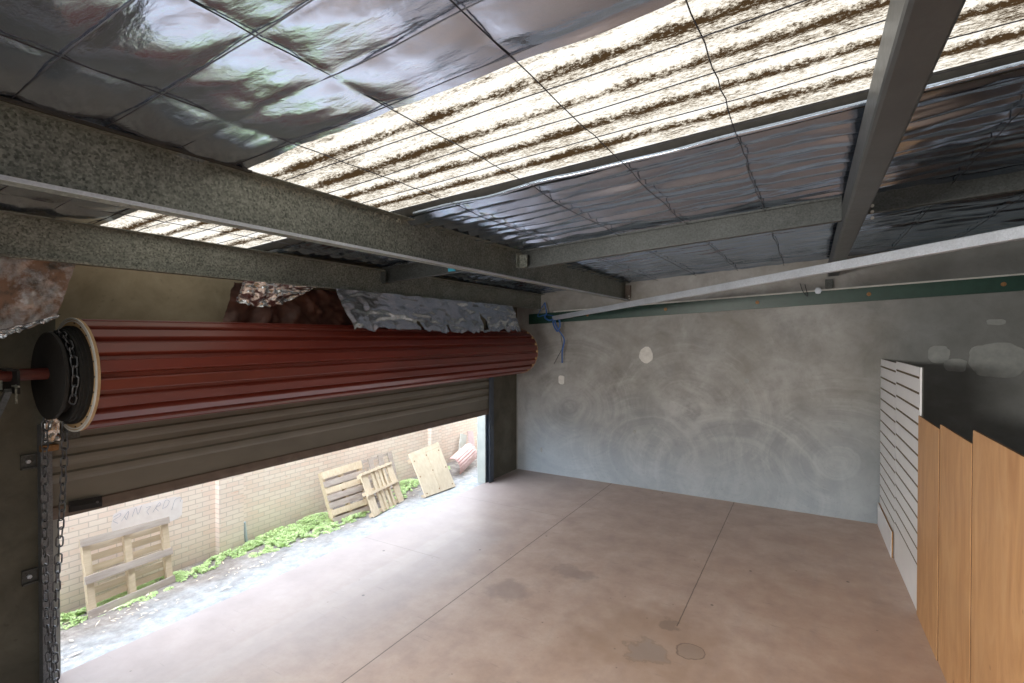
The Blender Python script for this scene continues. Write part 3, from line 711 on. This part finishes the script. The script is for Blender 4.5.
# ------------------------------------------------------------------ torn foil hanging over the drum
def rag(name, mat, label, top, bot, y0, y1, nx=90, nz_=26, seed=0, rough=.02, jag=.03, curl=0., holes=None):
    bm = bmesh.new()
    def f(u, v):
        y = y0 + (y1 - y0) * u; t = Vector(top(u)); b_ = Vector(bot(u)); 
        b_.z += jag * (nz(u * 22, seed) + .7 * nz(u * 57, seed + 3) + .3 * nz(u * 130, seed + 9))
        p = t.lerp(b_, v); 
        w = v * (1 - .3 * v)
        p.x += rough * (nz(u * 9, v * 3, seed) * 1.6 + .7 * nz(u * 24, v * 9, seed + 2)) + curl * v * v
        p.z += rough * .3 * nz(u * 18, v * 6, seed + 4)
        p.y += .01 * nz(u * 11, v * 7, seed + 6)
        return p
    grid(bm, f, nx, nz_, 0, holes)
    o = link(name, bm, mat, None, True); tag(o, label, 'foil insulation')
    return o
def lerp(a, b, t): return a + (b - a) * t
rag('torn_foil', M['foil_rag'], 'ragged grey foil strip hanging over the far half of the red drum',
    lambda u: (-4.965, lerp(4.20, 8.45, u), zp(-5) + .005), lambda u: (-4.735, lerp(4.20, 8.40, u) + .10 * (1 - u), 3.075 + .02 * math.sin(u * 9)), 4.2, 8.4, 190, 30, 1, .032, .055,
    0, lambda u, v: (.70 < u < .735 and v > .30 + 12 * (u - .70) and v < .95) or (.295 < u < .315 and v > .72) or (.46 < u < .475 and v > .8))
rag('torn_foil', M['flap'], 'dark brown backed foil flap hanging behind the drum, right of the bare concrete',
    lambda u: (-5.30, lerp(3.16, 4.75, u), 3.575), lambda u: (-5.30, lerp(3.02, 4.85, u), 3.10), 3.1, 4.7, 60, 20, 5, .045, .0)
rag('crumpled_foil', M['foil_rag'], 'bright crumpled foil scrap tucked under the beam above the brown flap',
    lambda u: (-5.02, lerp(3.10, 3.98, u), 3.575), lambda u: (-5.17, lerp(3.10, 3.92, u), lerp(3.36, 3.50, u) - .10 * math.sin(PI * u)), 3.1, 3.95, 40, 16, 8, .04, .02)
rag('torn_foil', M['foil_brown'], 'large aged brown and silver foil sheet sagging at the far left above the chain wheel',
    lambda u: (-5.06, lerp(.55, 1.73, u), 3.575), lambda u: (-5.05, lerp(.55, 1.60, u), 2.80 + .33 * u ** 1.5), .55, 1.7, 60, 34, 11, .025, .015, -.02)
rag('foil_hem', M['foil_rag'], 'bright silver rolled hem along the bottom of the brown foil sheet',
    lambda u: (-5.02, lerp(.55, 1.62, u), 2.89 + .28 * u ** 1.5), lambda u: (-4.99, lerp(.55, 1.58, u), 2.79 + .345 * u ** 1.5), .55, 1.7, 60, 8, 14, .05, .02)
# dark cavity board behind the foil over the drum
# ------------------------------------------------------------------ standing boards on the right
def panel_x(y): return .955 + .0 + (9.9 - y) * .0195
def slatwall(y0, y1, h, label, margin):
    x0 = panel_x((y0 + y1) / 2)
    r = empty('slatwall_panel', (x0, (y0 + y1) / 2, 0), label, 'wall panel')
    dx = (panel_x(y0) - panel_x(y1)) / 2
    def X(y): return panel_x(y)
    zs = []; z_ = h - .115
    while z_ > .44: zs.append(z_); z_ -= .170
    bm = bmesh.new()
    edges = [h] 
    for q in zs: edges += [q + .013, q - .013]
    edges.append(0)
    # front skin as strips with recessed grooves (x faces the room at -x)
    def strip(xo, a_, b_, mi):
        P = [(X(y0) + xo, y0, a_), (X(y1) + xo, y1, a_), (X(y1) + xo, y1, b_), (X(y0) + xo, y0, b_)]
        f_ = bm.faces.new([bm.verts.new(p) for p in P]); f_.material_index = mi
    V = []
    th = .018; seq = [(0, edges[0])]
    for i in range(0, len(edges) - 1, 2):
        sweep(bm, [(0, edges[i + 1]), (.002, edges[i + 1]), (.002, edges[i]), (0, edges[i])], (X(y0), y0, 0), (X(y1), y1, 0), (1, 0, 0), (0, 0, 1))
    # continuous side margin
    sweep(bm, [(-.0008, 0), (.0025, 0), (.0025, h), (-.0008, h)], (X(y0), y0, 0), (X(y0 + margin), y0 + margin, 0), (1, 0, 0), (0, 0, 1))
    sweep(bm, [(.002, 0), (th, 0), (th, h - .001), (.002, h - .001)], (X(y0), y0 + .0005, 0), (X(y1), y1 - .0005, 0), (1, 0, 0), (0, 0, 1), 1)
    o = link('panel_face', bm, [M['white'], M['groove']], r)
    return r
slatwall(8.435, 9.86, 2.635, 'white grooved slatwall panel farther back, touching the concrete wall', .012)
slatwall(6.925, 8.425, 2.66, 'white grooved slatwall panel nearer the plywood sheets', .02)
bm = bmesh.new(); sweep(bm, [(.030, 0), (.046, 0), (.046, 2.655), (.030, 2.655)], (panel_x(7.0), 7.0, 0), (panel_x(8.2), 8.2, 0), (1, 0, 0), (0, 0, 1))
tag(link('melamine_sheet', bm, M['jamb']), 'plain greyish white sheet standing directly behind the nearer slatwall panel', 'wall panel')
r = empty('low_board', (.93, 9.1, 0), 'low white offcut board with raw brown edges leaning at the slatwall foot', 'board')
bm = bmesh.new(); sweep(bm, [(0, 0), (.004, 0), (.004, .355), (0, .355)], (.962 - .012, 8.48, 0), (.930, 9.86, 0), (1, 0, 0), (0, 0, 1)); link('white_face', bm, M['white'], r)
bm = bmesh.new(); sweep(bm, [(.004, 0), (.022, 0), (.022, .355), (.004, .355)], (.950, 8.479, 0), (.930, 9.86, 0), (1, 0, 0), (0, 0, 1)); link('chipboard_core', bm, M['chip'], r)
def plysheet(y0, y1, h, xo, label, tilt=0.):
    r = empty('plywood_sheet', (panel_x((y0 + y1) / 2) + xo, (y0 + y1) / 2, 0), label, 'plywood sheet')
    bm = bmesh.new(); sweep(bm, [(0, 0), (.004, 0), (.004, h), (0, h)], (panel_x(y0) + xo, y0, 0), (panel_x(y1) + xo, y1, 0), (1, 0, tilt), (0, 0, 1)); link('face_veneer', bm, M['ply'], r)
    bm = bmesh.new(); sweep(bm, [(.004, 0), (.018, 0), (.018, h), (.004, h)], (panel_x(y0) + xo, y0, 0), (panel_x(y1) + xo, y1, 0), (1, 0, 0), (0, 0, 1)); link('ply_core', bm, M['plyedge'], r)
    return r
plysheet(6.0, 6.905, 2.145, -.013, 'tan plywood sheet standing next to the white slatwall, shortest of the three')
plysheet(5.03, 5.985, 2.19, -.006, 'tan plywood sheet in the middle, between two other plywood sheets')
plysheet(3.55, 5.015, 2.295, 0.0, 'wide orange-tan plywood sheet at the right edge, tallest and nearest')

# ------------------------------------------------------------------ outside
def zg(y): return -.17 + .030 * max(0, min(y, 10) - 2.5)
bm = bmesh.new()
grid(bm, lambda u, v: (lerp(-7.6, XD - .02, u), lerp(-4, 16, v), zg(lerp(-4, 16, v)) * (1 - u * .5) - .02 + .012 * nz(u * 9, v * 40) + .02 * (1 - u) * nz(u * 4, v * 15, 3)), 40, 200)
struct('ground', bm, M['ground'], 'pale gravelly ground strip outside the roller door', 'ground', True)
BX = -7.30
bm = bmesh.new(); box(bm, BX - .25, BX, -4, 16, -.4, 1.6); box(bm, BX, BX + .10, 4.06, 4.42, -.4, 1.6)
box(bm, BX, BX + .10, 8.72, 9.08, -.4, 1.6); box(bm, BX, BX + .10, -.7, -.34, -.4, 1.6)
brick = struct('wall_outside', bm, M['brick'], 'cream brick boundary wall with piers across the laneway', 'wall')
# overpainted patch and spray-can tag
bm = bmesh.new(); A = []
for i in range(44):
    t = 2 * PI * i / 44; c, s_ = math.cos(t), math.sin(t); c = math.copysign(abs(c) ** .35, c); s_ = math.copysign(abs(s_) ** .35, s_)
    A.append(bm.verts.new((BX + .004, 3.22 + .40 * c + .03 * nz(i * .7), .70 + .16 * s_ + .015 * nz(i * .9, 3))))
bm.faces.new(A); link('overpainted_patch', bm, M['lilac'], brick)
bm = bmesh.new()
def glyph(pts, y0, z0, s_=.07, w=.0045):
    tube(bm, spline([(BX + .008, y0 + a_ * s_, z0 + b_ * s_) for a_, b_ in pts], 6), w, 5)
G = [[(0, 1.6), (1.0, 2.0), (1.2, 1.5), (.2, .9), (1.3, .1)], [(0, 0), (.7, 1.7), (.9, .1), (.3, .8)], [(0, 0), (.1, 1.7), (1, .2), (1.1, 1.8)], [(0, 1.8), (.9, 1.8), (.5, 1), (1.1, .2)],
     [(0, .1), (.6, 1.8), (1.1, 1.3), (.3, .9), (1.2, .0)], [(0, 0), (.0, 1.6), (.9, 1.3), (.8, .3), (0, 0)], [(0, -.2), (0, 1.9), (1.2, 2.0), (1.3, 1.2)]]
for i, g_ in enumerate(G): glyph([(a_ + .35 * b_, b_) for a_, b_ in g_], 2.80 + i * .115, .70 + .02 * (i % 3), .06, .0022)
link('graffiti', bm, M['ink'], brick)
bm = bmesh.new(); tube(bm, spline([(BX + .03, 4.47, .22), (BX + .03, 4.48, .08), (BX + .035, 4.50, -.10)]), .022, 8)
tag(link('drain_pipe', bm, M['pipe']), 'short blue-grey pipe at the foot of the brick pier', 'pipe')

# pallets -------------------------------------------------------------
def frame(o0, yw, lean, rot=0.):
    """returns a mapper (a along the width, b up the face, c out from the face) for a pallet leaning on the brick wall"""
    n = Vector((math.cos(lean), 0, math.sin(lean))); up = Vector((-math.sin(lean), 0, math.cos(lean))); al = Vector((0, 1, 0))
    if rot:
        q = Matrix.Rotation(rot, 3, n); up = q @ up; al = q @ al
    o0 = Vector(o0)
    return (lambda a_, b_, c_: o0 + al * a_ + up * b_ + n * c_), al, up, n
def plank(bm, F, a0, a1, b0, b1, c0, c1):
    f_, al, up, n = F; v = [bm.verts.new(f_(a_, b_, c_)) for a_ in (a0, a1) for b_ in (b0, b1) for c_ in (c0, c1)]
    for q in ((0, 1, 3, 2), (4, 6, 7, 5), (0, 4, 5, 1), (2, 3, 7, 6), (0, 2, 6, 4), (1, 5, 7, 3)): bm.faces.new([v[i] for i in q])
def piece(name, F, dims, mat, parent):
    bm = bmesh.new(); plank(bm, F, *dims); return link(name, bm, mat, parent)
def frame4(Lo, Ro, TL, TR):
    """face of a leaning pallet from its four corners (a, b run 0..1)"""
    Lo, Ro, TL, TR = map(Vector, (Lo, Ro, TL, TR)); n = (Ro - Lo).cross(TL - Lo).normalized()
    if n.x < 0: n = -n
    return (lambda a_, b_, c_: (Lo * (1 - a_) + Ro * a_) * (1 - b_) + (TL * (1 - a_) + TR * a_) * b_ + n * c_), None, None, n
def pallet(name, base, label): return empty(name, base, label, 'pallet')
# pallet 1: big weathered one on the left
c1 = ((-6.936, 2.466, -.165), (-6.99, 3.357, -.14), (-7.14, 2.466, .675), (-7.13, 3.357, .66)); F = frame4(*c1)
r = pallet('wooden_pallet', c1[0], 'weathered timber pallet with three grey rails leaning below the graffiti')
for b_ in (.0, .43, .91): piece('rail', F, (-.02, 1.01, b_, b_ + .10, .0, .03), M['wood_grey'], r)
for a_ in (0, .455, .92): piece('stringer', F, (a_, a_ + .08, .01, 1., -.06, .002), M['wood_mid'], r)
for b_ in (.14, .27, .55, .69, .82): piece('slat', F, (.02, .98, b_, b_ + .085, -.08, -.06), M['wood_mid'], r)
# pallet 2: grey slatted pallet
c2 = ((-6.70, 5.641, -.076), (-6.60, 6.36, -.055), (-7.03, 5.641, .718), (-6.86, 6.36, .79)); F = frame4(*c2)
r = pallet('wooden_pallet', c2[0], 'grey slatted pallet leaning on the brick wall, left of the pale pallet')
for a_ in (.0, .45, .93): piece('stringer', F, (a_, a_ + .06, .0, 1., -.09, .0), M['wood_mid'], r)
for i, b_ in enumerate((.0, .145, .29, .43, .57, .70, .86)): piece('slat', F, (.0, 1., b_, b_ + (.11 if i < 6 else .14), .0, .02), M['wood_pale'] if i in (6, 1, 4) else M['wood_grey'], r)
for b_ in (.08, .36, .64, .82): piece('rear_slat', F, (.0, 1., b_, b_ + .10, -.11, -.09), M['wood_grey'], r)
# pallet 4 behind: grey
c4 = ((-6.86, 6.52, -.048), (-6.85, 7.36, -.024), (-7.13, 6.52, .70), (-7.10, 7.36, .73)); F = frame4(*c4)
r = pallet('wooden_pallet', c4[0], 'dark grey pallet half hidden behind the pale upright-slatted pallet')
for a_ in (0, .29, .58, .87): piece('slat', F, (a_, a_ + .13, .0, 1., .0, .02), M['wood_grey'], r)
for b_ in (.02, .45, .93): piece('rail', F, (.0, 1., b_, b_ + .06, -.08, .0), M['wood_grey'], r)
# pallet 3: pale, slats upright, in front
c3 = ((-6.33, 6.14, -.058), (-6.46, 7.02, -.036), (-6.66, 6.14, .63), (-6.80, 7.02, .63)); F = frame4(*c3)
r = pallet('wooden_pallet', c3[0], 'pale timber pallet with upright slats leaning in front of the grey ones')
for i, (a_, w_) in enumerate(((0, .19), (.30, .07), (.42, .07), (.54, .07), (.67, .06), (.82, .18))): piece('slat', F, (a_, a_ + w_, .0, 1., .0, .02), M['wood_pale'], r)
for b_ in (.47, .94): piece('rail', F, (.0, 1., b_, b_ + .055, .02, .045), M['wood_pale'], r)
for a_, w_ in ((.12, .1), (.46, .08), (.74, .1)): piece('rear_slat', F, (a_, a_ + w_, .0, 1., -.09, -.07), M['wood_mid'], r)
for b_ in (.02, .5, .9): piece('bearer', F, (.0, 1., b_, b_ + .08, -.07, .0), M['wood_mid'], r)
# pale boards
c5 = ((-6.20, 7.323, -.022), (-6.10, 8.11, -.005), (-6.56, 7.323, .66), (-6.50, 8.11, .74)); F = frame4(*c5)
r = pallet('boarded_pallet', c5[0], 'pale solid boarded panel with a batten across its top leaning near the jamb')
piece('board', F, (0, .495, 0, 1., 0, .025), M['board'], r); piece('board', F, (.505, 1., 0, 1., 0, .025), M['board'], r)
piece('batten', F, (.0, 1.01, 1.005, 1.12, -.02, .025), M['board'], r); piece('batten', F, (.0, 1., .0, .08, -.10, .0), M['wood_mid'], r); piece('batten', F, (.0, 1., .90, 1.0, -.10, .0), M['wood_mid'], r)
for a_, b_ in ((.06, .9), (.48, .93), (.92, .93), (.06, .5), (.50, .54), (.93, .5), (.07, .07), (.48, .08), (.93, .08)):
    bm = bmesh.new(); p = F[0](a_, b_, .025); cyl(bm, p, p + F[3] * .004, .016, 10); link('knot', bm, M['knot'], r)

# curled corrugated iron and scraps by the jamb
bm = bmesh.new()
def iron(u, v):
    ang = lerp(-.45, 2.2, u); R_ = .27 + .012 * math.sin(u * 2 * PI * 9)
    return (-6.62 + R_ * math.cos(ang) * .75 - .25 * v, 8.72 + .98 * v, zg(8.9) + .02 + .95 * max(R_ * math.sin(ang) * .85 + .1, 0) + .12 * v)
grid(bm, iron, 90, 6)
o = link('corrugated_sheet', bm, M['iron'], None, True); tag(o, 'curled faded red corrugated iron sheet lying beside the far jamb', 'iron sheet')
so = o.modifiers.new('s', 'SOLIDIFY'); so.thickness = .006
bm = bmesh.new(); bar(bm, (-7.15, 9.75, .05), (-7.22, 9.95, .62), .24, .03, (1, 0, 0)); tag(link('white_offcut', bm, M['cream']), 'white offcut board propped at the brick wall behind the curled iron', 'board')
bm = bmesh.new(); bar(bm, (-7.05, 10.1, .1), (-7.2, 10.2, .66), .22, .025, (1, 0, 0)); tag(link('pink_offcut', bm, M['pink']), 'faded pink sheet propped behind the white offcut', 'board')

# weeds and litter
def weeds(name, spots, n, label, sz=.015):
    bm = bmesh.new()
    for _ in range(n):
        cx, cy, rx, ry, h = random.choices(spots, [s_[2] * s_[3] for s_ in spots])[0]
        t = random.random() * 2 * PI; q = math.sqrt(random.random()); x = cx + rx * q * math.cos(t); y = cy + ry * q * math.sin(t)
        if x < BX + .01: x = BX + .01 + random.random() * .05
        if nz(x * 9, y * 9, 2) < .08 - .55 * (1 - q): continue
        hh = .6 * h * (1 - q * q * .8) * random.random() + .006
        p = Vector((x, y, zg(y) + hh)); a_ = random.random() * 2 * PI; s_ = sz * random.uniform(.6, 1.3)
        u = Vector((math.cos(a_), math.sin(a_), random.uniform(-.5, .5))) * s_; w_ = Vector((-math.sin(a_), math.cos(a_), random.uniform(-.4, .4))) * s_ * .6
        bm.faces.new([bm.verts.new(p + e_) for e_ in (u, w_, -u, -w_)])
        if random.random() < .15:
            bm.faces.new([bm.verts.new(e_) for e_ in (p, p + Vector((.003, 0, 0)), Vector((x + .003, y, zg(y) - .01)), Vector((x, y, zg(y) - .01)))])
    tag(link(name, bm, M['leaf']), label, 'weeds', None, 'stuff')
weeds('weed_patch', [(-7.1, 2.25, .22, .28, .13), (-7.1, 2.75, .18, .45, .12), (-7.15, 3.2, .14, .4, .08), (-7.0, 3.6, .16, .35, .08), (-6.85, 2.9, .1, .4, .04)], 9000, 'green weeds growing under and beside the weathered pallet below the graffiti')
weeds('weed_patch', [(-7.1, 4.3, .2, .5, .10), (-7.05, 4.9, .28, .6, .17), (-6.85, 4.9, .30, .55, .13), (-7.0, 5.5, .30, .5, .2), (-6.65, 5.45, .22, .4, .08), (-6.75, 4.5, .16, .3, .05)], 22000, 'largest patch of bright green weeds along the foot of the brick wall')
weeds('weed_patch', [(-6.62, 5.95, .16, .35, .10), (-6.45, 6.5, .10, .3, .03), (-6.6, 7.0, .12, .25, .06)], 4500, 'small green weeds sprouting at the feet of the slatted pallets')
weeds('weed_patch', [(-7.0, 7.75, .25, .3, .16), (-6.85, 7.4, .2, .25, .09), (-7.05, 8.9, .16, .25, .12)], 4500, 'green weeds between the pale pallet and the boarded panel')
bm = bmesh.new()
for _ in range(420):
    x = random.uniform(-7.2, -6.1); y = random.uniform(1.9, 10)
    if x > -6.3 and random.random() < .6: continue
    a_ = random.random() * PI; L_ = random.uniform(.01, .05) * (2 if random.random() < .08 else 1); p = Vector((x, y, zg(y) * (1 - (x + 7.6) / 1.9 * .5) + .004))
    d_ = Vector((math.cos(a_), math.sin(a_), 0)); s_ = Vector((-d_.y, d_.x, 0))
    w_ = random.uniform(.004, .014)
    bm.faces.new([bm.verts.new(p + e_) for e_ in (d_ * L_, s_ * w_ + Vector((0, 0, .004)), -d_ * L_, -s_ * w_)])
tag(link('ground_litter', bm, M['litter']), 'scattered dry leaves and wood chips on the ground outside', 'litter', None, 'stuff')

# ------------------------------------------------------------------ light
w = bpy.data.worlds.new('sky'); bpy.context.scene.world = w; w.use_nodes = True; t = w.node_tree; t.nodes.clear()
wo = t.nodes.new('ShaderNodeOutputWorld'); bg = t.nodes.new('ShaderNodeBackground'); t.links.new(bg.outputs[0], wo.inputs[0])
bg.inputs[0].default_value = (.77, .87, 1.0, 1); bg.inputs[1].default_value = 10.5
def area(name, loc, size, energy, col, rot):
    l = bpy.data.lights.new(name, 'AREA'); l.shape = 'RECTANGLE'; l.size, l.size_y = size; l.energy = energy; l.color = col
    o = bpy.data.objects.new(name, l); C.objects.link(o); o.location = loc; o.rotation_euler = rot; return o
# unseen soft fill lamp added behind the viewer to brighten the room
area('rear_fill', (.6, -2.6, 2.6), (3.0, 2.0), 45, (1., .96, .91), (math.radians(82), 0, math.radians(12)))

o = area('forward_fill', (-3.0, -1.8, 3.0), (2.2, .6), 175, (1., .95, .88), (0, 0, 0))  # second unseen fill lamp, added to lift floor, back wall and boards
o.rotation_euler = (Vector((.9, 6.0, -.8)) - o.location).to_track_quat('-Z', 'Y').to_euler(); o.data.spread = math.radians(105)
sl = bpy.data.lights.new('hazy_sun', 'SUN'); sl.energy = .5; sl.angle = math.radians(50); sl.color = (1, .97, .93)
so_ = bpy.data.objects.new('hazy_sun', sl); C.objects.link(so_); so_.rotation_euler = (math.radians(-8), math.radians(-14), 0)
# ------------------------------------------------------------------ camera
cam = bpy.data.cameras.new('camera'); co = bpy.data.objects.new('camera', cam); C.objects.link(co)
yaw, pitch = .5323, .0111
F_ = Vector((-math.sin(yaw) * math.cos(pitch), math.cos(yaw) * math.cos(pitch), -math.sin(pitch)))
co.location = (0, 0, 3.0); co.rotation_euler = F_.to_track_quat('-Z', 'Y').to_euler()
cam.sensor_width = 36; cam.lens = 507.3 / 1024 * 36; cam.clip_start = .05
sc = bpy.context.scene; sc.camera = co
sc.view_settings.view_transform = 'Standard'; sc.view_settings.look = 'None'; sc.view_settings.exposure = .14; sc.view_settings.gamma = 1.12
sc.cycles.max_bounces = 10; sc.cycles.diffuse_bounces = 6; sc.cycles.glossy_bounces = 5; sc.cycles.sample_clamp_indirect = 6
